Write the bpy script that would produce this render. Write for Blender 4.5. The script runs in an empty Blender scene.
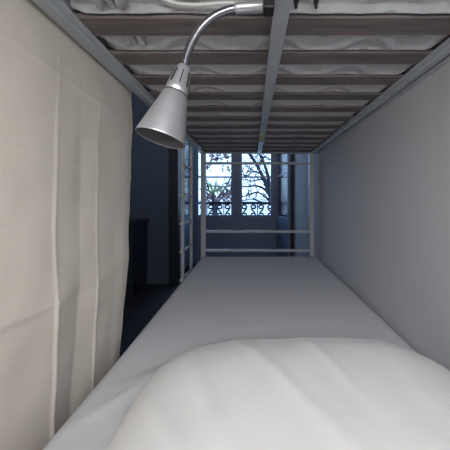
import bpy, bmesh, math, random
from mathutils import Vector, Matrix, noise
random.seed(11)
SC = bpy.context.scene
COL = SC.collection
PI = math.pi

# ------------------------------------------------------------------ materials
def mat(name, col, rough=0.6, metal=0.0, spec=0.5, nscale=0, namt=0.0, bump=0.0, bscale=200, col2=None, stretch=(1, 1, 1)):
    m = bpy.data.materials.new(name); m.use_nodes = True
    nt = m.node_tree; b = nt.nodes['Principled BSDF']
    b.inputs['Roughness'].default_value = rough
    b.inputs['Metallic'].default_value = metal
    b.inputs['Specular IOR Level'].default_value = spec
    b.inputs['Base Color'].default_value = (*col, 1)
    tc = nt.nodes.new('ShaderNodeTexCoord')
    mp = nt.nodes.new('ShaderNodeMapping'); mp.inputs['Scale'].default_value = stretch
    nt.links.new(tc.outputs['Object'], mp.inputs['Vector'])
    if nscale:
        n = nt.nodes.new('ShaderNodeTexNoise'); n.inputs['Scale'].default_value = nscale
        n.inputs['Detail'].default_value = 6
        nt.links.new(mp.outputs[0], n.inputs['Vector'])
        r = nt.nodes.new('ShaderNodeValToRGB')
        r.color_ramp.elements[0].position = .3; r.color_ramp.elements[1].position = .7
        c2 = col2 or tuple(c * (1 - namt) for c in col)
        r.color_ramp.elements[0].color = (*c2, 1); r.color_ramp.elements[1].color = (*col, 1)
        nt.links.new(n.outputs['Fac'], r.inputs[0]); nt.links.new(r.outputs[0], b.inputs['Base Color'])
    if bump:
        n2 = nt.nodes.new('ShaderNodeTexNoise'); n2.inputs['Scale'].default_value = bscale
        n2.inputs['Detail'].default_value = 3
        nt.links.new(mp.outputs[0], n2.inputs['Vector'])
        bp = nt.nodes.new('ShaderNodeBump'); bp.inputs['Strength'].default_value = bump
        bp.inputs['Distance'].default_value = .0012
        nt.links.new(n2.outputs['Fac'], bp.inputs['Height']); nt.links.new(bp.outputs[0], b.inputs['Normal'])
    return m

M = {}
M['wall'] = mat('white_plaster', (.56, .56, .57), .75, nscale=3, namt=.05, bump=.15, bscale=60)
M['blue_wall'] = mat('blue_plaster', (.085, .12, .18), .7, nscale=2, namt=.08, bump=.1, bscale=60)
M['shade_dark'] = mat('navy_for_shade', (.02, .028, .045), .5, nscale=5, namt=.1)
M['joinery'] = mat('grey_blue_joinery', (.20, .28, .43), .45, nscale=6, namt=.06)
M['floor'] = mat('dark_floorboards', (.035, .035, .045), .55, nscale=4, namt=.4, stretch=(6, .6, 1))
M['ceiling'] = mat('ceiling_paint', (.7, .7, .7), .8, nscale=3, namt=.04)
M['canvas'] = mat('cream_canvas', (.74, .685, .60), .9, spec=.1, nscale=9, namt=.07, bump=.35, bscale=260)
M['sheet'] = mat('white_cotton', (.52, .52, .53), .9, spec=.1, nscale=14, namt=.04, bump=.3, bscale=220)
M['pillow'] = mat('white_pillow_cotton', (.68, .675, .655), .9, spec=.1, nscale=14, namt=.03, bump=.3, bscale=220)
M['ticking'] = mat('quilted_ticking', (.54, .54, .56), .85, spec=.15, nscale=60, namt=.12, bump=.5, bscale=180)
M['seam_shade'] = mat('quilting_seam_shade', (.38, .38, .395), .85, spec=.1, nscale=60, namt=.1)
M['metal'] = mat('grey_white_enamel', (.44, .465, .50), .2, nscale=8, namt=.05)
M['wood'] = mat('slat_wood', (.22, .183, .18), .7, nscale=5, namt=.45, stretch=(1, 14, 14), bump=.2, bscale=30)
M['alu'] = mat('brushed_aluminium', (.62, .62, .64), .36, metal=.75, nscale=40, namt=.06)
M['shadow_inside'] = mat('alu_in_shadow', (.16, .16, .17), .5, nscale=30, namt=.1)  # lamp shade interior; the shadow inside is put into the colour
M['chrome'] = mat('chrome_gooseneck', (.36, .36, .39), .24, metal=1.0)
M['black'] = mat('black_plastic', (.012, .012, .014), .5)
M['bulb'] = mat('frosted_bulb', (.8, .8, .78), .25)
M['cable'] = mat('white_cable', (.72, .72, .68), .5)
M['iron'] = mat('black_iron', (.008, .008, .012), .6)
M['bark'] = mat('dark_bark', (.022, .02, .026), .9, nscale=9, namt=.4)
M['leaf_green'] = mat('yucca_leaf', (.22, .29, .12), .6, nscale=4, namt=.4)
M['leaf_pink'] = mat('dry_leaf', (.30, .16, .13), .8, nscale=3, namt=.5, col2=(.10, .08, .09))
M['facade'] = mat('pale_facade', (.9, .9, .9), .9, nscale=2, namt=.04)
M['pane_dark'] = mat('facade_window', (.25, .28, .33), .2)
M['street'] = mat('street_asphalt', (.4, .4, .42), .9, nscale=3, namt=.2)
M['dresser'] = mat('dark_dresser_wood', (.03, .04, .065), .5, nscale=4, namt=.3, stretch=(1, 1, 8))
M['sticker'] = mat('yellow_green_sticker', (.62, .70, .22), .6, nscale=70, namt=.4)
M['brass'] = mat('handle_metal', (.3, .3, .32), .35, metal=.9)

def glass(nm, ior, ro):
    m = bpy.data.materials.new(nm); m.use_nodes = True
    nt = m.node_tree; nt.nodes.clear()
    o = nt.nodes.new('ShaderNodeOutputMaterial'); mx = nt.nodes.new('ShaderNodeMixShader')
    t = nt.nodes.new('ShaderNodeBsdfTransparent'); g = nt.nodes.new('ShaderNodeBsdfGlossy')
    g.inputs['Roughness'].default_value = ro; t.inputs['Color'].default_value = (.95, .97, .98, 1)
    f = nt.nodes.new('ShaderNodeFresnel'); f.inputs['IOR'].default_value = ior
    nt.links.new(f.outputs[0], mx.inputs[0]); nt.links.new(t.outputs[0], mx.inputs[1]); nt.links.new(g.outputs[0], mx.inputs[2])
    nt.links.new(mx.outputs[0], o.inputs['Surface'])
    return m
M['glass'] = glass('clear_window_glass', 1.12, .02)
M['old_glass'] = glass('old_wavy_glass', 2.1, .16)

# ------------------------------------------------------------------ mesh helpers
def box(bm, x0, x1, y0, y1, z0, z1, bev=0.0, seg=2):
    vs = [bm.verts.new(p) for p in ((x0,y0,z0),(x1,y0,z0),(x1,y1,z0),(x0,y1,z0),(x0,y0,z1),(x1,y0,z1),(x1,y1,z1),(x0,y1,z1))]
    fs = [bm.faces.new([vs[i] for i in f]) for f in ((3,2,1,0),(4,5,6,7),(0,1,5,4),(1,2,6,5),(2,3,7,6),(3,0,4,7))]
    if bev:
        es = list({e for f in fs for e in f.edges})
        bmesh.ops.bevel(bm, geom=es, offset=bev, segments=seg, affect='EDGES', profile=.5)
    return vs

def tube(bm, pts, rad, n=10, caps=True):
    pts = [Vector(p) for p in pts]
    rads = rad if isinstance(rad, (list, tuple)) else [rad] * len(pts)
    rings = []; up = None
    for i, p in enumerate(pts):
        d = (pts[min(i+1, len(pts)-1)] - pts[max(i-1, 0)]).normalized()
        if up is None:
            up = Vector((0,0,1)) if abs(d.z) < .9 else Vector((1,0,0))
        a = d.cross(up).normalized(); up = a.cross(d).normalized()
        rings.append([bm.verts.new(p + (a*math.cos(t) + up*math.sin(t)) * rads[i]) for t in (2*PI*k/n for k in range(n))])
    for r, s in zip(rings, rings[1:]):
        for k in range(n):
            bm.faces.new((r[k], r[(k+1) % n], s[(k+1) % n], s[k]))
    if caps:
        bm.faces.new(rings[0][::-1]); bm.faces.new(rings[-1])

def lathe(bm, prof, n=40, frame=None, close=False):
    """prof: (radius, height) pairs about local Z, moved by frame."""
    fr = frame or Matrix()
    rings = [[bm.verts.new(fr @ Vector((r*math.cos(2*PI*k/n), r*math.sin(2*PI*k/n), h))) for k in range(n)] for r, h in prof]
    for r, s in zip(rings, rings[1:]):
        for k in range(n):
            bm.faces.new((r[k], r[(k+1) % n], s[(k+1) % n], s[k]))
    if close:
        bm.faces.new(rings[0][::-1]); bm.faces.new(rings[-1])

def spline(ctrl, n=12):
    P = [Vector(c) for c in ctrl]; P = [2*P[0]-P[1]] + P + [2*P[-1]-P[-2]]
    out = []
    for i in range(1, len(P)-2):
        for k in range(n):
            t = k/n; a, b, c, d = P[i-1:i+3]
            out.append(.5*((2*b) + (c-a)*t + (2*a-5*b+4*c-d)*t*t + (3*b-a-3*c+d)*t**3))
    out.append(P[-2]); return out

def obj(name, bm, m, parent=None, smooth=False, recalc=True):
    if recalc: bmesh.ops.recalc_face_normals(bm, faces=bm.faces)
    me = bpy.data.meshes.new(name); bm.to_mesh(me); bm.free()
    if smooth:
        for p in me.polygons: p.use_smooth = True
    o = bpy.data.objects.new(name, me); COL.objects.link(o)
    me.materials.append(M[m])
    if parent:
        o.parent = parent
        loc = Vector(); q = parent
        while q: loc += q.location; q = q.parent
        me.transform(Matrix.Translation(-loc))
    return o

def empty(name, loc, label, cat, group=None):
    o = bpy.data.objects.new(name, None); COL.objects.link(o); o.location = loc; o.empty_display_size = .1
    o['label'] = label; o['category'] = cat
    if group: o['group'] = group
    return o

def tag(o, label, cat, group=None):
    o['label'] = label; o['category'] = cat
    if group: o['group'] = group
    return o

def struct(o):
    o['kind'] = 'structure'; return o

def B(*args, **kw):
    bm = bmesh.new(); box(bm, *args, **kw); return bm
def T(*args, **kw):
    bm = bmesh.new(); tube(bm, *args, **kw); return bm

# ------------------------------------------------------------------ layout (metres, camera at (0,0,1))
XW = .552           # right wall face
YB = 3.90           # window wall face
YR = -.52          # wall behind the camera
XL = -3.2
H = 2.6
MT = .525           # top of lower mattress

# ---- room shell
struct(obj('floor', B(XL-.1, XW+.1, YR-.1, YB+.25, -.1, 0), 'floor'))
struct(obj('ceiling', B(XL-.1, XW+.1, YR-.1, YB+.25, H, H+.1), 'ceiling'))
struct(obj('wall_right', B(XW, XW+.12, YR-.1, YB+.25, 0, H), 'wall'))
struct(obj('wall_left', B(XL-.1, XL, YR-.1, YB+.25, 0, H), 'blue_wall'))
bm = bmesh.new()
box(bm, XL, -1.0, 2.95, 3.05, 0, H)
box(bm, -1.10, -1.0, 3.05, YB, 0, H)
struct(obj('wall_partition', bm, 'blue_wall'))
struct(obj('shade_strip', B(-1.0, -.885, 2.93, 3.07, 0, H, bev=.004), 'shade_dark'))  # shade of the unlit partition return, painted as a dark strip
WX0, WX1, WZ1 = -.95, .43, 2.3
bm = bmesh.new()
box(bm, XL, WX0, YB, YB+.2, 0, H); box(bm, WX1, XW, YB, YB+.2, 0, H); box(bm, WX0, WX1, YB, YB+.2, WZ1, H)
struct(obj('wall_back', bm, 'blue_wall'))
# wall behind the camera; its window is unseen, added to carry the rear light
RX0, RX1, RZ0, RZ1 = -.46, .50, 1.08, 2.18
bm = bmesh.new()
box(bm, XL, RX0, YR-.15, YR, 0, H); box(bm, RX1, XW, YR-.15, YR, 0, H)
box(bm, RX0, RX1, YR-.15, YR, 0, RZ0); box(bm, RX0, RX1, YR-.15, YR, RZ1, H)
struct(obj('wall_rear', bm, 'wall'))
w2 = empty('window_2', ((RX0+RX1)/2, YR-.08, RZ0), '', ''); del w2['label']; del w2['category']; struct(w2)
bm = bmesh.new()
for a in ((RX0, RX0+.05, RZ0, RZ1), (RX1-.05, RX1, RZ0, RZ1), (RX0+.05, RX1-.05, RZ0, RZ0+.05), (RX0+.05, RX1-.05, RZ1-.05, RZ1), (-.08, -.02, RZ0+.05, RZ1-.05)):
    box(bm, a[0], a[1], YR-.11, YR-.05, a[2], a[3], bev=.004)
obj('window_frame', bm, 'joinery', w2)
obj('pane', B(RX0+.05, RX1-.05, YR-.085, YR-.08, RZ0+.05, RZ1-.05), 'glass', w2)

# ---- french window in the back wall: two glazed leaves, closed
GB = .775   # bottom of the glass
w1 = bpy.data.objects.new('window_1', None); COL.objects.link(w1); w1.location = ((WX0+WX1)/2, YB+.05, 0); struct(w1)
bm = bmesh.new()
box(bm, WX0, WX0+.035, YB+.01, YB+.12, 0, WZ1); box(bm, WX1-.04, WX1, YB+.01, YB+.12, 0, WZ1); box(bm, WX0+.035, WX1-.04, YB+.01, YB+.12, WZ1-.05, WZ1)
obj('window_frame', bm, 'joinery', w1)
def leaf(x0, x1, g0, g1, parent, name='window_leaf'):
    y0, y1 = YB+.02, YB+.065
    bm = bmesh.new()
    box(bm, x0, g0, y0, y1, .01, WZ1-.05, bev=.003); box(bm, g1, x1, y0, y1, .01, WZ1-.05, bev=.003)
    box(bm, g0, g1, y0, y1, GB-.09, GB, bev=.003); box(bm, g0, g1, y0, y1, .01, .12, bev=.003); box(bm, g0, g1, y0, y1, WZ1-.13, WZ1-.05, bev=.003)
    L = obj(name, bm, 'joinery', parent)
    bm = bmesh.new(); box(bm, g0-.004, g1+.004, y0+.014, y1-.014, .12, GB-.09)
    box(bm, g0+.05, g1-.05, y0+.006, y1-.006, .17, GB-.14, bev=.006)
    obj('lower_panel', bm, 'joinery', L)
    obj('pane', B(g0, g1, y0+.02, y0+.025, GB, WZ1-.13), 'glass', L)
    bm = bmesh.new()
    for z in (1.385, 1.92): box(bm, g0, g1, y0+.006, y1-.006, z-.012, z+.012)
    obj('muntin', bm, 'joinery', L)
    return L
leaf(-.915, -.248, -.862, -.335, w1)
L2 = leaf(-.246, .39, -.160, .302, w1)
obj('window_latch', B(-.262, -.232, YB-.005, YB+.02, .62, .66, bev=.004), 'brass', w1)
obj('window_latch', T([(-.247, YB, .25), (-.247, YB, 2.15)], .006), 'joinery', w1)

# inner casement leaves standing open against the sides
def open_leaf(hx, hy, dx, dy, wid, num):
    ang = math.atan2(dy, dx)
    R = Matrix.Translation((hx, hy, 0)) @ Matrix.Rotation(ang, 4, 'Z')
    bm = bmesh.new()
    t = .018
    box(bm, 0, .055, -t, t, .05, WZ1-.08, bev=.003); box(bm, wid-.055, wid, -t, t, .05, WZ1-.08, bev=.003)
    for z0, z1 in ((.05, .15), (GB-.09, GB), (WZ1-.15, WZ1-.08)): box(bm, .055, wid-.055, -t, t, z0, z1, bev=.003)
    bm.transform(R)
    L = obj('window_%d' % num, bm, 'joinery'); struct(L)
    bm = B(.055, wid-.055, -.008, .008, .15, GB-.09); bm.transform(R); obj('lower_panel', bm, 'joinery', L)
    bm = B(.055, wid-.055, -.003, .003, GB, WZ1-.15); bm.transform(R); obj('pane', bm, 'old_glass', L)
    bm = bmesh.new()
    for z in (1.385, 1.92): box(bm, .055, wid-.055, -.012, .012, z-.012, z+.012)
    bm.transform(R); obj('muntin', bm, 'joinery', L)
open_leaf(.405, YB-.02, .085, -.64, .66, 3)
open_leaf(-.945, YB-.02, -.005, -.64, .66, 4)

# ------------------------------------------------------------------ bunk bed
bed = empty('bunk_bed', (.06, 1.0, 0), 'pale grey metal bunk bed with wooden slats and side ladder', 'bed')
BX0, BX1, BY0, BY1 = -.40, .525, -.06, 2.05
ZS = 1.405          # underside of the upper slats
for x in (-.41, .503):
    for y in (BY0, BY1):
        obj('post', B(x-.021, x+.021, y, y+.042, 0, 1.85, bev=.006), 'metal', bed)
# upper side rails: a flat face with a lower lip
def rail(x0, x1, xi, name):
    bm = bmesh.new()
    box(bm, x0, x1, BY0+.042, BY1, 1.392, 1.452, bev=.003)
    return obj(name, bm, 'metal', bed)
rail(-.432, -.402, -1, 'side_rail')
r = rail(.505, .528, 1, 'side_rail')
bm = bmesh.new(); box(bm, .537, .551, BY0+.042, BY1, 1.390, 1.43, bev=.002)
obj('wall_flange', bm, 'metal', r)
# ledge the slats lie on
obj('slat_ledge', B(-.402, -.385, BY0+.042, BY1, 1.400, 1.4045), 'metal', bed)
obj('slat_ledge', B(.488, .505, BY0+.042, BY1, 1.400, 1.4045), 'metal', bed)
# lower rails
for x0, x1 in ((-.43, -.402), (.505, .533)):
    obj('side_rail', B(x0, x1, BY0+.042, BY1, .30, .37, bev=.003), 'metal', bed)
# end bars at the foot and the head
for y in (BY1+.02, BY0+.02):
    for z, h, foot in ((1.42, .042, 1), (1.318, .022, 1), (.742, .022, 1), (.582, .022, 1), (.335, .04, 1), (1.62, .022, 1), (1.80, .022, 1)):
        if y < 1 and .5 < z < 1.35: continue
        obj('end_bar', B(-.389, .482, y-.012, y+.012, z-h/2, z+h/2, bev=.005), 'metal', bed)
# guard rails of the upper bunk
for z in (1.68, 1.80):
    obj('guard_rail', T([(-.41, BY0+.042, z), (-.41, 1.5, z)], .012), 'metal', bed)
# slats
pitch = .1285
ys = [.565 + pitch*i for i in (-4, -3, *range(0, 12))]
for i, y in enumerate(ys):
    bm = bmesh.new()
    w = .058
    box(bm, -.399, .500, y-w/2+.006, y+w/2+.006, ZS, ZS+.012, bev=.0012, seg=1)
    for v in bm.verts:
        v.co.z += .003*math.sin(v.co.x*9+i) * .3
    obj('slat', bm, 'wood', bed)
# slats below the lower mattress
for i in range(15):
    y = .06 + i*.137
    obj('slat', B(-.40, .503, y-.032, y+.032, .345, .36, bev=.0015, seg=1), 'wood', bed)
# centre bar
cb = obj('centre_bar', B(.043, .078, BY0+.042, BY1+.012, 1.386, ZS-.001, bev=.002), 'metal', bed)
st = obj('sticker', B(.049, .072, 1.40, 1.60, 1.3852, 1.3859), 'sticker', cb)
st['label'] = 'yellow-green sticker'
# ladder on the left side by the foot
lad = obj('ladder', T([(-.446, 1.79, 0), (-.446, 1.79, 1.46), (-.440, 1.79, 1.52)], .013, n=12), 'metal', bed, smooth=True)
obj('ladder_rail', T([(-.446, 1.57, 0), (-.446, 1.57, 1.46), (-.440, 1.57, 1.52)], .013, n=12), 'metal', lad, smooth=True)
for z in (.32, .50, .68, .855, 1.035, 1.235):
    obj('rung', T([(-.446, 1.535, z), (-.446, 1.80, z)], .0105, n=12), 'metal', lad, smooth=True)

# ------------------------------------------------------------------ upper mattress with quilted underside
um = empty('mattress', (.05, 1.0, 1.419), 'grey quilted mattress on the slats of the upper bunk', 'mattress')
NX = 230
X0, X1, Y0, Y1 = -.395, .50, -.01, 2.04
slat_y = [y+.006 for y in ys]
def quilt(x, y):
    # zigzag stitch lines making large diamonds
    p = .235
    tri = abs(((x+.05)/p) % 1.0 - .5)*2
    a = ((y + .045*(1+math.cos(PI*tri)))/.1285 + .12) % 1.0
    d = min(a, 1-a)
    return min(1, d*2.2)**.75
rows = {round(Y0 + (Y1-Y0)*j/450, 4) for j in range(451)}
for s_ in slat_y:
    for d_ in (.0290, .0300, .0312, .0325, .034, .036, .0385):
        for yy in (s_-d_, s_+d_):
            if Y0 < yy < Y1: rows.add(round(yy, 4))
rows = sorted(rows); NY = len(rows)-1
bm = bmesh.new(); g = []
for y in rows:
    ds = min(abs(y-s) for s in slat_y)
    bulge = max(0, min(1, (ds-.0292)/.007))
    bulge = bulge*bulge*(3-2*bulge)
    row = []
    for i in range(NX+1):
        x = X0 + (X1-X0)*i/NX
        q = quilt(x, y)
        e = min(1, min(x-X0, X1-x)/.03)
        nz = noise.noise(Vector((x*9, y*9, 0)))*.003
        ef = max(0, min(1, (ds-.033)/.012)); ef = ef*ef*(3-2*ef)
        if y < .53: low_ = .0165 + .010*(1-q) + nz*.3
        else: low_ = .0015 + .019*(1-q)*ef + nz*.2 + .002*(1-ef)
        lift = (1-bulge)*.0165 + bulge*low_
        row.append(bm.verts.new((x, y, ZS + max(.0015, lift) + (1-e)*.012)))
    g.append(row)
for j in range(NY):
    for i in range(NX):
        bm.faces.new((g[j][i], g[j+1][i], g[j+1][i+1], g[j][i+1]))
top = [[bm.verts.new((x, y, 1.56)) for x in (X0, X1)] for y in (Y0, Y1)]
bm.faces.new((top[0][0], top[0][1], top[1][1], top[1][0]))
bm.faces.new(g[0] + [top[0][1], top[0][0]])
bm.faces.new([*reversed(g[-1]), top[1][0], top[1][1]])
bm.faces.new([r_[0] for r_ in reversed(g)] + [top[0][0], top[1][0]])
bm.faces.new([r_[-1] for r_ in g] + [top[1][1], top[0][1]])
tk = obj('ticking', bm, 'ticking', um, smooth=True)
tk.data.materials.append(M['seam_shade'])
for p in tk.data.polygons:                      # stitched seams of the quilting, groove shading put in as darker colour
    c = p.center + um.location
    if len(p.vertices) == 4 and c.z < 1.45 and quilt(c.x, c.y) < .17: p.material_index = 1
# gathered cover hem bunched between the first slats
bm = bmesh.new()
for k in range(5):
    x = -.310 + k*.013
    pts = []
    for j in range(26):
        t = j/25
        pts.append((x - .045*t + .006*math.sin(t*9+k*1.7) , .43 + t*.28, ZS + .0115 - .003*math.sin(t*24+k*2.1) + (.002 if k % 2 else 0)))
    # the hem lifts over each slat
    pts = [(px, py, pz + .014*min(1, max(0, 1.9-min(abs(py-s) for s in slat_y)/.030))) for px, py, pz in pts]
    tube(bm, pts, [.0092 + .0015*math.sin(j*1.3+k) for j in range(26)], n=8)
hm = obj('gathered_hem', bm, 'ticking', um, smooth=True)
hm['label'] = 'crumpled gathered hem of the cover'

# ------------------------------------------------------------------ lower mattress with its sheet
def softgrid(name, fn, nx, ny, m, parent=None):
    bm = bmesh.new()
    g = [[bm.verts.new(fn(i/nx, j/ny)) for i in range(nx+1)] for j in range(ny+1)]
    for j in range(ny):
        for i in range(nx):
            bm.faces.new((g[j][i], g[j][i+1], g[j+1][i+1], g[j+1][i]))
    bot = [g[0], [r_[-1] for r_ in g], g[-1][::-1], [r_[0] for r_ in g][::-1]]
    loop = []
    for side in bot: loop += side[:-1]
    bm.faces.new(loop[::-1])
    return obj(name, bm, m, parent, smooth=True)

MX0, MX1, MY0, MY1 = -.424, .545, -.015, 2.046
def prof(t, w, r):
    """unrolled coordinate t 0..1 -> (pos 0..w, drop 0..1) with rounded edge radius r"""
    k = .10
    if t < k:
        a = t/k
        if a < .4: return 0, 1 - (a/.4)*(.5)
        th = (a-.4)/.6*PI/2
        return r*(1-math.cos(th)), .5*(1-math.sin(th))
    if t > 1-k:
        p, d = prof(1-t, w, r); return w-p, d
    return r + (w-2*r)*(t-k)/(1-2*k), 0
def matt(u, v):
    px, dx = prof(u, MX1-MX0, .036); py, dy = prof(v, MY1-MY0, .03)
    x, y = MX0+px, MY0+py
    d = max(dx, dy)
    drop = d*.32 if d <= .5 else .16 + (d-.5)*0
    z = MT - .004 + .020*max(0, (y-.7)/1.3) - min(1, d*2)*.04 - max(0, d-.5)*2*.111
    if d == 0 or True:
        f = 1-min(1, d*2)
        n = noise.noise(Vector((x*3.0, y*2.2, 3)))*.006 + noise.noise(Vector((x*11, y*5, 7)))*.0022
        # creases radiating by the pillow on the left
        c = 0
        for (ax, ay, bx, by, amp, wd) in ((-.36, .62, -.10, .80, .010, .018), (-.38, .52, -.20, .74, .012, .020), (-.30, .55, -.22, .50, .010, .02), (-.12, .90, .15, .96, .003, .02), (.0, 1.1, .06, 1.9, .003, .03), (.30, .9, .34, 1.7, .003, .02)):
            P = Vector((x-ax, y-ay)); D = Vector((bx-ax, by-ay)); t = max(0, min(1, P.dot(D)/D.dot(D)))
            dist = (P - D*t).length
            c += amp*math.exp(-(dist/wd)**2)*math.sin(PI*min(1, max(.0, t*.8+.1)))
        z += (n*.7 + c*.75)*f
    return (x, y, z)
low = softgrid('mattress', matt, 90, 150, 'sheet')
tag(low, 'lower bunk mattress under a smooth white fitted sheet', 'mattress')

# ------------------------------------------------------------------ pillow
PX0, PX1, PY0, PY1, PH = -.268, .530, .12, .745, .137
def pill():
    bm = bmesh.new(); nx, ny = 120, 100
    def ht(u, v):
        a = max(0, 1-abs(u)**(4.2 if u < 0 else 3.6)); b = max(0, 1-abs(v)**3.0)
        return (a**.75)*(b**.66)
    def pt(i, j, s):
        u, v = -1+2*i/nx, -1+2*j/ny
        pin = .045
        x = (PX0+PX1)/2 + (PX1-PX0)/2*u*(1-pin*(1-abs(u))*0 - .05*(1-v*v)*abs(u)**6*0)
        y = (PY0+PY1)/2 + (PY1-PY0)/2*v
        # round the corners in plan
        ru = math.sqrt(max(0, 1-.30*v**6)); rv = math.sqrt(max(0, 1-.30*u**6))
        x = (PX0+PX1)/2 + (x-(PX0+PX1)/2)*ru; y = (PY0+PY1)/2 + (y-(PY0+PY1)/2)*rv
        h = ht(u, v)
        if s > 0:
            z = MT + .02 + (PH-.02)*h
            z += h*(.006*noise.noise(Vector((x*5, y*5, 1))) + .0025*noise.noise(Vector((x*16, y*9, 5))))
            for (ax_, ay_, bx_, by_, am, wd) in ((-.05, .66, .16, .30, .0035, .016), (.12, .68, .20, .40, .003, .014), (-.16, .60, -.05, .36, .0035, .018), (.34, .66, .30, .42, .003, .016), (-.12, .645, .40, .655, .0035, .014), (-.22, .5, -.10, .34, .003, .015)):
                P = Vector((x-ax_, y-ay_)); D = Vector((bx_-ax_, by_-ay_)); t = max(0, min(1, P.dot(D)/D.dot(D)))
                z += am*math.exp(-((P-D*t).length/wd)**2)*math.sin(PI*(.15+.7*t))
            # soft sag towards the left and a dent near the right
            z -= h*.012*max(0, -u) + h*.05*max(0, u-.55)
        else:
            z = MT + .02 - .0185*min(1, h*2.5)
        return (x, y, z)
    top = [[bm.verts.new(pt(i, j, 1)) for i in range(nx+1)] for j in range(ny+1)]
    bt = [[top[j][i] if i in (0, nx) or j in (0, ny) else bm.verts.new(pt(i, j, -1)) for i in range(nx+1)] for j in range(ny+1)]
    for j in range(ny):
        for i in range(nx):
            bm.faces.new((top[j][i], top[j][i+1], top[j+1][i+1], top[j+1][i]))
            bm.faces.new((bt[j][i], bt[j+1][i], bt[j+1][i+1], bt[j][i+1]))
    return obj('pillow', bm, 'pillow', None, smooth=True)
tag(pill(), 'plump white pillow at the near end of the lower bunk', 'pillow')

# ------------------------------------------------------------------ curtain on the left
def curt():
    bm = bmesh.new(); ny, nz = 260, 200
    def lin(t, kn):
        for (a, p), (b, q) in zip(kn, kn[1:]):
            if t <= b: return p + (q-p)*max(0, (t-a))/(b-a)
        return kn[-1][1]
    y0, z0, z1 = -.12, .16, 1.44
    def ridge(t, c, w, a): return a*math.exp(-((t-c)/w)**2)
    def pt(j, k, off):
        t = j/ny; s = k/nz
        z = z0 + (z1-z0)*s
        yend = .918 - .048*max(0, 1.3-z) + .004*math.sin(z*7+.5) + .005*noise.noise(Vector((z*9, 2, 1))) - .03*max(0, .55-z)
        y = y0 + (yend-y0)*t
        x = -.442
        low_ = max(0, min(1, (1.44-z)/.5))
        c1, c2 = .563+.010*math.sin(z*5), .715+.010*math.sin(z*4+1)
        x += low_*lin(y, ((-.2, -.004), (.25, -.007), (c1-.007, -.0015), (c1, .001), (c1+.007, -.001), (.64, -.008), (c2-.006, -.004), (c2, -.002), (c2+.006, -.0035), (.80, -.006), (.94, -.003)))*(1.9-.9*min(1, max(0, (z-.755)/.03)))
        zz = z - .012*math.sin(y*4+.6) - .003*noise.noise(Vector((y*8, 0, 2)))
        x += lin(zz, ((.1, -.010), (.45, -.009), (.757, .0015), (.765, .0035), (.773, .001), (.93, -.003), (1.087, 0), (1.093, .0015), (1.10, 0), (1.19, -.003), (1.284, .001), (1.29, .003), (1.297, 0), (1.40, -.006), (1.5, -.006)))*(.5+.5*low_)
        x += .006*noise.noise(Vector((y*2.5, z*2.0, 4)))*low_ + .0022*noise.noise(Vector((y*13, z*9, 9)))
        x -= .03*max(0, .72-z)            # hangs clear of the mattress
        x = min(x, -.4345) if z > 1.37 else x
        # the free edge curls slightly
        x -= .004*max(0, (t-.96)/.04)
        return (x+off, y, z)
    F = [[bm.verts.new(pt(j, k, 0)) for j in range(ny+1)] for k in range(nz+1)]
    K = [[bm.verts.new(pt(j, k, -.003)) for j in range(ny+1)] for k in range(nz+1)]
    for k in range(nz):
        for j in range(ny):
            bm.faces.new((F[k][j], F[k][j+1], F[k+1][j+1], F[k+1][j]))
            bm.faces.new((K[k][j], K[k+1][j], K[k+1][j+1], K[k][j+1]))
    ring = lambda G: G[0][:-1] + [r_[-1] for r_ in G][:-1] + G[-1][:0:-1] + [r_[0] for r_ in G][:0:-1]
    a, b = ring(F), ring(K)
    for i in range(len(a)):
        bm.faces.new((a[i], b[i], b[(i+1) % len(a)], a[(i+1) % len(a)]))
    return obj('curtain', bm, 'canvas', None, smooth=True)
tag(curt(), 'cream canvas privacy curtain with fold creases hanging left of the bunk', 'curtain')

# ------------------------------------------------------------------ reading lamp
LY = .475
def LP(px, py, y=LY): return Vector(((px-252)*y/245, y, 1+(201-py)*y/245))
lamp = empty('reading_lamp', (.045, LY, 1.38), 'brushed aluminium gooseneck reading lamp clamped to the centre bar', 'lamp')
S0 = Vector((-.1315, LY, 1.258))                        # where the neck enters the shade
ax = Vector((-.250, -.13, -.96)).normalized()          # axis from the neck to the mouth
zax = ax; xax = Vector((0, 1, 0)).cross(zax).normalized(); yax = zax.cross(xax)
FR = Matrix((( xax.x, yax.x, zax.x, S0.x), (xax.y, yax.y, zax.y, S0.y), (xax.z, yax.z, zax.z, S0.z), (0, 0, 0, 1)))
bm = bmesh.new()
lathe(bm, [(.0220, .0575), (.0238, .060), (.0288, .083), (.0353, .108), (.0415, .132), (.0453, .147), (.0457, .1488), (.0450, .1494), (.0444, .1485)], 56, FR)
shade = obj('lamp_shade', bm, 'alu', lamp, smooth=True)
bm = bmesh.new()
lathe(bm, [(.0444, .1485), (.0404, .132), (.0342, .108), (.0278, .083), (.0228, .061), (.0215, .0575)], 56, FR)
o = obj('shadowed_inside', bm, 'shadow_inside', shade, smooth=True); o['label'] = 'inside of the lamp shade, colour darkened as in shadow'
bm = bmesh.new()
lathe(bm, [(.0065, -.004), (.011, -.002), (.0135, .002), (.0150, .010), (.0185, .030), (.0210, .046), (.0215, .050), (.0205, .0535), (.0195, .056), (.0195, .060), (.005, .062)], 48, FR, close=True)
cap = obj('socket_housing', bm, 'alu', lamp, smooth=True)
for a in [(i+.5)*PI/4 for i in range(8)]:
    bm = bmesh.new(); box(bm, -.0012, .0012, -.0009, .0009, -.0145, .0145)
    bm.transform(FR @ Matrix.Rotation(a, 4, 'Z') @ Matrix.Translation((.0185, 0, .0265)) @ Matrix.Rotation(math.atan2(.0035, .020), 4, 'Y'))
    obj('vent_slot', bm, 'black', cap)
bm = bmesh.new()
lathe(bm, [(.0198, .0545), (.0218, .0555), (.0225, .0575), (.0222, .0585)], 48, FR)
obj('groove_ring', bm, 'black', cap, smooth=True)
bm = bmesh.new()
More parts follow.
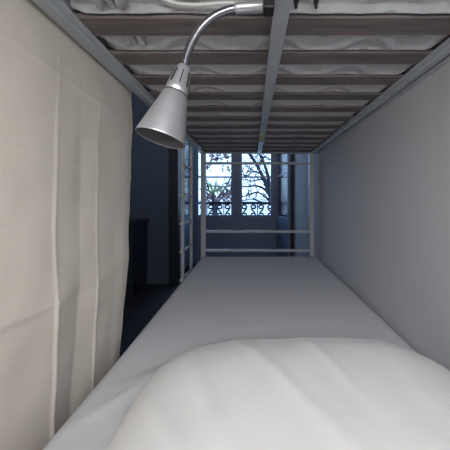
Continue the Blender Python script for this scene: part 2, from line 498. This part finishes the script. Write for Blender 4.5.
lathe(bm, [(.010, .062), (.013, .075), (.018, .092), (.0205, .104), (.0195, .115), (.014, .124), (.006, .1285), (.0005, .1295)], 32, FR, close=True)
obj('bulb', bm, 'bulb', lamp, smooth=True)
neck = spline([LP(183, 71), LP(185, 62), LP(188.5, 50), LP(194, 38), LP(202, 26.5), LP(213, 17), LP(226, 10.8), LP(238, 8)], 14)
bm = bmesh.new(); tube(bm, neck, [.0070 + .0007*(k % 2) for k in range(len(neck))], n=18)
obj('gooseneck', bm, 'chrome', lamp, smooth=True)
bm = bmesh.new(); tube(bm, [LP(234, 9), LP(236, 8.6), LP(238, 8.2), LP(262, 6.2), LP(263, 6.2)], [.0076, .0094, .0098, .0098, .0086], n=24)
obj('arm_sleeve', bm, 'alu', lamp, smooth=True)
bm = bmesh.new(); box(bm, .022, .0425, LY-.013, LY+.013, 1.366, 1.402, bev=.003)
cl = obj('clamp', bm, 'black', lamp)
bm = bmesh.new(); box(bm, .0425, .100, LY-.012, LY+.012, 1.3785, 1.3855, bev=.002)
# screw ends on the far side of the bar
bm.free()
for x in (.092, .134):
    obj('screw', T([(x, .512, 1.4035), (x, .513, 1.416), (x, .5135, 1.4165), (x+.002, .515, 1.424)], [.003, .0035, .0055, .0055], n=12), 'black', lamp)
cord = spline([(.036, LY+.012, 1.40), (.01, LY+.03, 1.409), (-.06, .505, 1.408), (-.115, .512, 1.410), (-.16, .512, 1.4135), (-.20, .50, 1.421)], 12)
bm = bmesh.new(); tube(bm, cord, .0035, n=12)
o = obj('cord', bm, 'cable', lamp, smooth=True); o['label'] = 'thin white power cord'

# ------------------------------------------------------------------ dresser behind the curtain, by the partition
DX0, DX1, DY0, DY1 = -1.95, -1.25, 2.55, 2.93
dr = empty('dresser', ((DX0+DX1)/2, (DY0+DY1)/2, 0), 'dark low dresser standing against the blue back wall', 'dresser')
obj('body', B(DX0, DX1, DY0, DY1, .13, .755, bev=.004), 'dresser', dr)
obj('top', B(DX0-.02, DX1+.02, DY0-.02, DY1, .755, .785, bev=.004), 'dresser', dr)
for x in (DX0+.03, DX1-.03):
    for y in (DY0+.03, DY1-.03):
        obj('leg', B(x-.022, x+.022, y-.022, y+.022, 0, .13, bev=.003), 'dresser', dr)
for z0 in (.15, .35, .55):
    d = obj('drawer', B(DX0+.03, DX1-.03, DY0-.012, DY0, z0, z0+.185, bev=.004), 'dresser', dr)
    obj('knob', T([((DX0+DX1)/2, DY0-.012, z0+.09), ((DX0+DX1)/2, DY0-.035, z0+.09)], [.007, .013], n=14), 'brass', d)

# ------------------------------------------------------------------ outside: balcony, railing, tree, plant, street, facade
struct(obj('trim_2', B(-1.6, 1.1, YB+.2, YB+.75, -.12, -.01), 'facade'))
rl = empty('balcony_railing', (-.25, YB+.62, -.01), 'black wrought iron balcony railing with scrollwork outside the window', 'railing')
RY = YB+.62
obj('top_rail', B(-1.6, 1.1, RY-.025, RY+.025, .938, .985, bev=.006), 'iron', rl)
obj('middle_rail', B(-1.6, 1.1, RY-.012, RY+.012, .925-.245, .925-.225), 'iron', rl)
obj('bottom_rail', B(-1.6, 1.1, RY-.012, RY+.012, .06, .085), 'iron', rl)
for x in (-1.58, 1.08):
    obj('post', B(x-.02, x+.02, RY-.02, RY+.02, -.01, .945), 'iron', rl)
def scroll(cx, flip):
    bm = bmesh.new(); s = -1 if flip else 1
    up = []
    for k in range(30):
        t = k/29*PI*1.9; r = .050*(1-.62*t/(PI*1.9))
        up.append((cx + s*(.012 - r*math.cos(t)), RY, .885 + r*math.sin(t)))
    lo = []
    for k in range(30):
        t = k/29*PI*1.8; r = .046*(1-.60*t/(PI*1.8))
        lo.append((cx + s*(-.002 + r*math.cos(t)), RY, .748 - r*math.sin(t)))
    tube(bm, up[::-1] + [(cx - s*.020, RY, .84), (cx + s*.024, RY, .79)] + lo, .015, n=8)
    return bm
for i in range(17):
    cx = -1.53 + i*.155
    obj('scroll', scroll(cx, i % 2), 'iron', rl, smooth=True)
for i in range(9):
    cx = -1.45 + i*.31
    obj('baluster', T([(cx, RY, .08), (cx, RY, .945)], .010, n=8), 'iron', rl)

TY = 7.0
def WP(px, py, Y=TY): return Vector(((px-252)*Y/245, Y, 1+(201-py)*Y/245))
GZ = -3.6
struct(obj('floor_street', B(-14, 14, YB+.8, 24, GZ-.1, GZ), 'street'))

def twigs(bm, p, d, L, r, depth):
    n = 5; pts = [p.copy()]; q = p.copy(); dd = d.normalized()
    for k in range(n):
        dd = (dd + Vector((random.uniform(-.28, .28), random.uniform(-.2, .2), random.uniform(-.24, .26)))).normalized()
        q = q + dd*(L/n); pts.append(q.copy())
    tube(bm, pts, [r*(1-.75*k/n) for k in range(n+1)], n=6)
    if depth > 0:
        for k in range(1, n+1):
            if random.random() < .85:
                sd = (dd + Vector((random.uniform(-1, 1), random.uniform(-.6, .6), random.uniform(-.7, .9)))).normalized()
                twigs(bm, pts[k], sd, L*random.uniform(.45, .7), r*.5, depth-1)
tr = empty('tree', WP(276, 201)+Vector((.3, 0, 0)), 'bare dark tree with crooked branches outside the right window pane', 'tree')
tr.location.z = GZ
limbs = [
    [(277, 232), (273.5, 208), (267, 187), (259, 168), (247, 150), (238, 134)],
    [(270, 196), (268, 176), (262, 159), (255, 146)],
    [(272, 200), (265, 190), (256, 185.5), (247, 187), (238, 185)],
    [(273, 205), (266, 197), (257, 192.5), (248, 195), (240, 198)],
    [(262, 175), (254, 172), (247, 176), (240, 174)],
    [(270, 192), (262, 180), (252, 181), (244, 178)],
    [(258, 164), (265, 158), (271, 160), (277, 154)],
    [(273, 204), (264, 203), (252, 199), (243, 201)],
]
base = tr.location
for i, l in enumerate(limbs):
    pts = [WP(*p) + Vector((0, random.uniform(-.15, .15) if 0 < k else 0, 0)) for k, p in enumerate(l)]
    if i == 0: pts = [Vector((base.x, TY, GZ)), Vector((base.x-.02, TY, -1.6))] + pts
    pts = spline(pts, 6); n = len(pts)
    r0 = (.11, .06, .042, .038, .028, .03, .022, .03)[i]
    bm = bmesh.new()
    if i == 0: tube(bm, pts, [.085 - .05*k/n for k in range(n)], n=10); obj('trunk', bm, 'bark', tr, smooth=True); continue
    tube(bm, pts, [r0*(1-.65*k/n) for k in range(n)], n=8)
    for k in range(2, n, 2):
        twigs(bm, pts[k], Vector((random.uniform(-1, .5), random.uniform(-.5, .5), random.uniform(-.6, 1))), random.uniform(.28, .6), .014, 1)
    obj('branch', bm, 'bark', tr, smooth=True)

ft = empty('tree', (-1.1, 8.2, GZ), 'tree with reddish dry leaves and thin twigs outside the left window pane', 'tree')
def WQ(px, py): return WP(px, py, 8.2)
ctr = [[(217, 235), (216, 215), (214, 202), (206, 192)], [(215, 208), (222, 197), (232, 189), (240, 187)], [(214, 203), (224, 190), (230, 179), (236, 165)], [(212, 199), (206, 180), (203, 165), (205, 150)],
       [(205, 170), (212, 160), (222, 158), (233, 156)], [(204, 187), (214, 186), (226, 186.5), (240, 185)]]
tips = []
for i, l in enumerate(ctr):
    pts = [WQ(*p) for p in l]
    if i == 0: pts = [Vector((-1.1, 8.2, GZ))] + pts
    pts = spline(pts, 6); n = len(pts); bm = bmesh.new()
    tube(bm, pts, [(.10 if i == 0 else .032)*(1-.7*k/n) for k in range(n)], n=8)
    for k in range(n//3, n, 2):
        twigs(bm, pts[k], Vector((random.uniform(-1, 1), random.uniform(-.5, .5), random.uniform(-.5, 1))), random.uniform(.2, .4), .010, 1)
    obj('trunk' if i == 0 else 'branch', bm, 'bark', ft, smooth=True)
bm = bmesh.new()
clusters = [((222, 192), .30, 90), ((229, 194), .20, 60), ((209, 197), .22, 60), ((217, 157.5), .22, 40), ((211, 156), .14, 25), ((226, 157), .16, 20), ((231, 183), .12, 18), ((214, 199), .2, 50), ((226, 200), .25, 50), ((227, 168), .16, 14), ((207, 168), .12, 10)]
for c, s, n in clusters:
    C = WQ(*c)
    for k in range(n):
        p = C + Vector((random.gauss(0, s*.55), random.gauss(0, s*.5), random.gauss(0, s*.4)))
        a = Vector((random.uniform(-1, 1), random.uniform(-1, 1), random.uniform(-1, 1))).normalized()*.07
        b = a.cross(Vector((random.uniform(-1, 1), random.uniform(-1, 1), random.uniform(-1, 1)))).normalized()*.036
        mid = p + a.cross(b).normalized()*.008
        v = [bm.verts.new(q) for q in (p-a, mid+b, p+a, mid-b)]
        bm.faces.new((v[0], v[1], v[2])); bm.faces.new((v[0], v[2], v[3]))
fo = obj('foliage', bm, 'leaf_pink', ft, recalc=False); fo['kind'] = 'stuff'; fo['label'] = 'reddish brown dry leaves'

# spiky green plant in the left pane
yc = empty('spiky_plant', WP(213, 196, 6.0), 'spiky green yucca plant outside the left window pane', 'plant')
root = WP(213, 193, 6.0)
yc.location.z = GZ
bm = T(spline([Vector((root.x, 6.0, GZ)), Vector((root.x+.04, 6.0, -1.2)), root], 8), .028, n=10)
obj('stem', bm, 'bark', yc, smooth=True)
for k in range(18):
    a = random.uniform(-1.25, 1.25); b = random.uniform(-.7, .7)
    L = random.uniform(.42, .68)
    d = Vector((math.sin(a), b, math.cos(a)*1.1)).normalized()
    side = d.cross(Vector((0, 1, .2))).normalized()
    bm = bmesh.new(); lf = []; n = 6
    for j in range(n+1):
        t = j/n
        p = root + d*L*t + Vector((0, 0, -.16*t*t*abs(math.sin(a))))
        w = .015*(1-t)**.7 + .0008
        lf.append((bm.verts.new(p-side*w), bm.verts.new(p+Vector((0, .006, 0))), bm.verts.new(p+side*w)))
    for r_, s_ in zip(lf, lf[1:]):
        bm.faces.new((r_[0], r_[1], s_[1], s_[0])); bm.faces.new((r_[1], r_[2], s_[2], s_[1]))
    obj('leaf', bm, 'leaf_green', yc, smooth=True)

fb = empty('building', (0, 20, GZ), 'pale building facade across the street behind the railing', 'building')
obj('wall', B(-13, 13, 19, 23, GZ, 1.0), 'facade', fb)
obj('cornice', B(-13.2, 13.2, 18.8, 23.2, 1.0, 1.15), 'facade', fb)
for i in range(6):
    x = -11 + i*4.2
    f = obj('window', B(x-.6, x+.6, 18.95, 19.02, -2.4, -.6, bev=.01), 'facade', fb)
    obj('pane', B(x-.52, x+.52, 18.93, 18.951, -2.32, -.68), 'pane_dark', f)

# ------------------------------------------------------------------ light
w = bpy.data.worlds.new('sky'); SC.world = w; w.use_nodes = True
nt = w.node_tree; bg = nt.nodes['Background']
tc = nt.nodes.new('ShaderNodeTexCoord'); sp = nt.nodes.new('ShaderNodeSeparateXYZ')
rp = nt.nodes.new('ShaderNodeValToRGB')
rp.color_ramp.elements[0].position = .0; rp.color_ramp.elements[0].color = (.46, .68, 1.0, 1)
rp.color_ramp.elements[1].position = .7; rp.color_ramp.elements[1].color = (.36, .58, 1.0, 1)
nt.links.new(tc.outputs['Generated'], sp.inputs[0]); nt.links.new(sp.outputs['Z'], rp.inputs[0]); nt.links.new(rp.outputs[0], bg.inputs['Color'])
bg.inputs['Strength'].default_value = 3.2

def area(name, loc, rot, sx, sy, energy, col, portal=False):
    l = bpy.data.lights.new(name, 'AREA'); l.shape = 'RECTANGLE'; l.size = sx; l.size_y = sy
    l.energy = energy; l.color = col
    if portal: l.cycles.is_portal = True
    o = bpy.data.objects.new(name, l); COL.objects.link(o); o.location = loc; o.rotation_euler = rot
    return o
area('rear_warm_fill', ((RX0+RX1)/2, YR-.02, (RZ0+RZ1)/2), (PI/2, 0, 0), .86, 1.0, 25, (1.0, .935, .85))  # unseen warm light, added behind the camera to light curtain and pillow
area('front_window_portal', (-.26, YB+.16, 1.2), (-PI/2, 0, 0), 1.36, 2.2, 1, (1, 1, 1), portal=True)

# ------------------------------------------------------------------ camera
cam = bpy.data.cameras.new('camera'); co = bpy.data.objects.new('camera', cam); COL.objects.link(co)
cam.sensor_width = 36; cam.lens = 36*245/450
cam.shift_x = -27/450; cam.shift_y = -24/450
cam.clip_start = .01; cam.clip_end = 100
co.location = (0, 0, 1.0); co.rotation_euler = (PI/2, 0, 0)
SC.camera = co
SC.view_settings.view_transform = 'Standard'
SC.view_settings.look = 'None'
SC.view_settings.exposure = 0.0
SC.view_settings.gamma = 1.0
SC.view_settings.use_curve_mapping = False
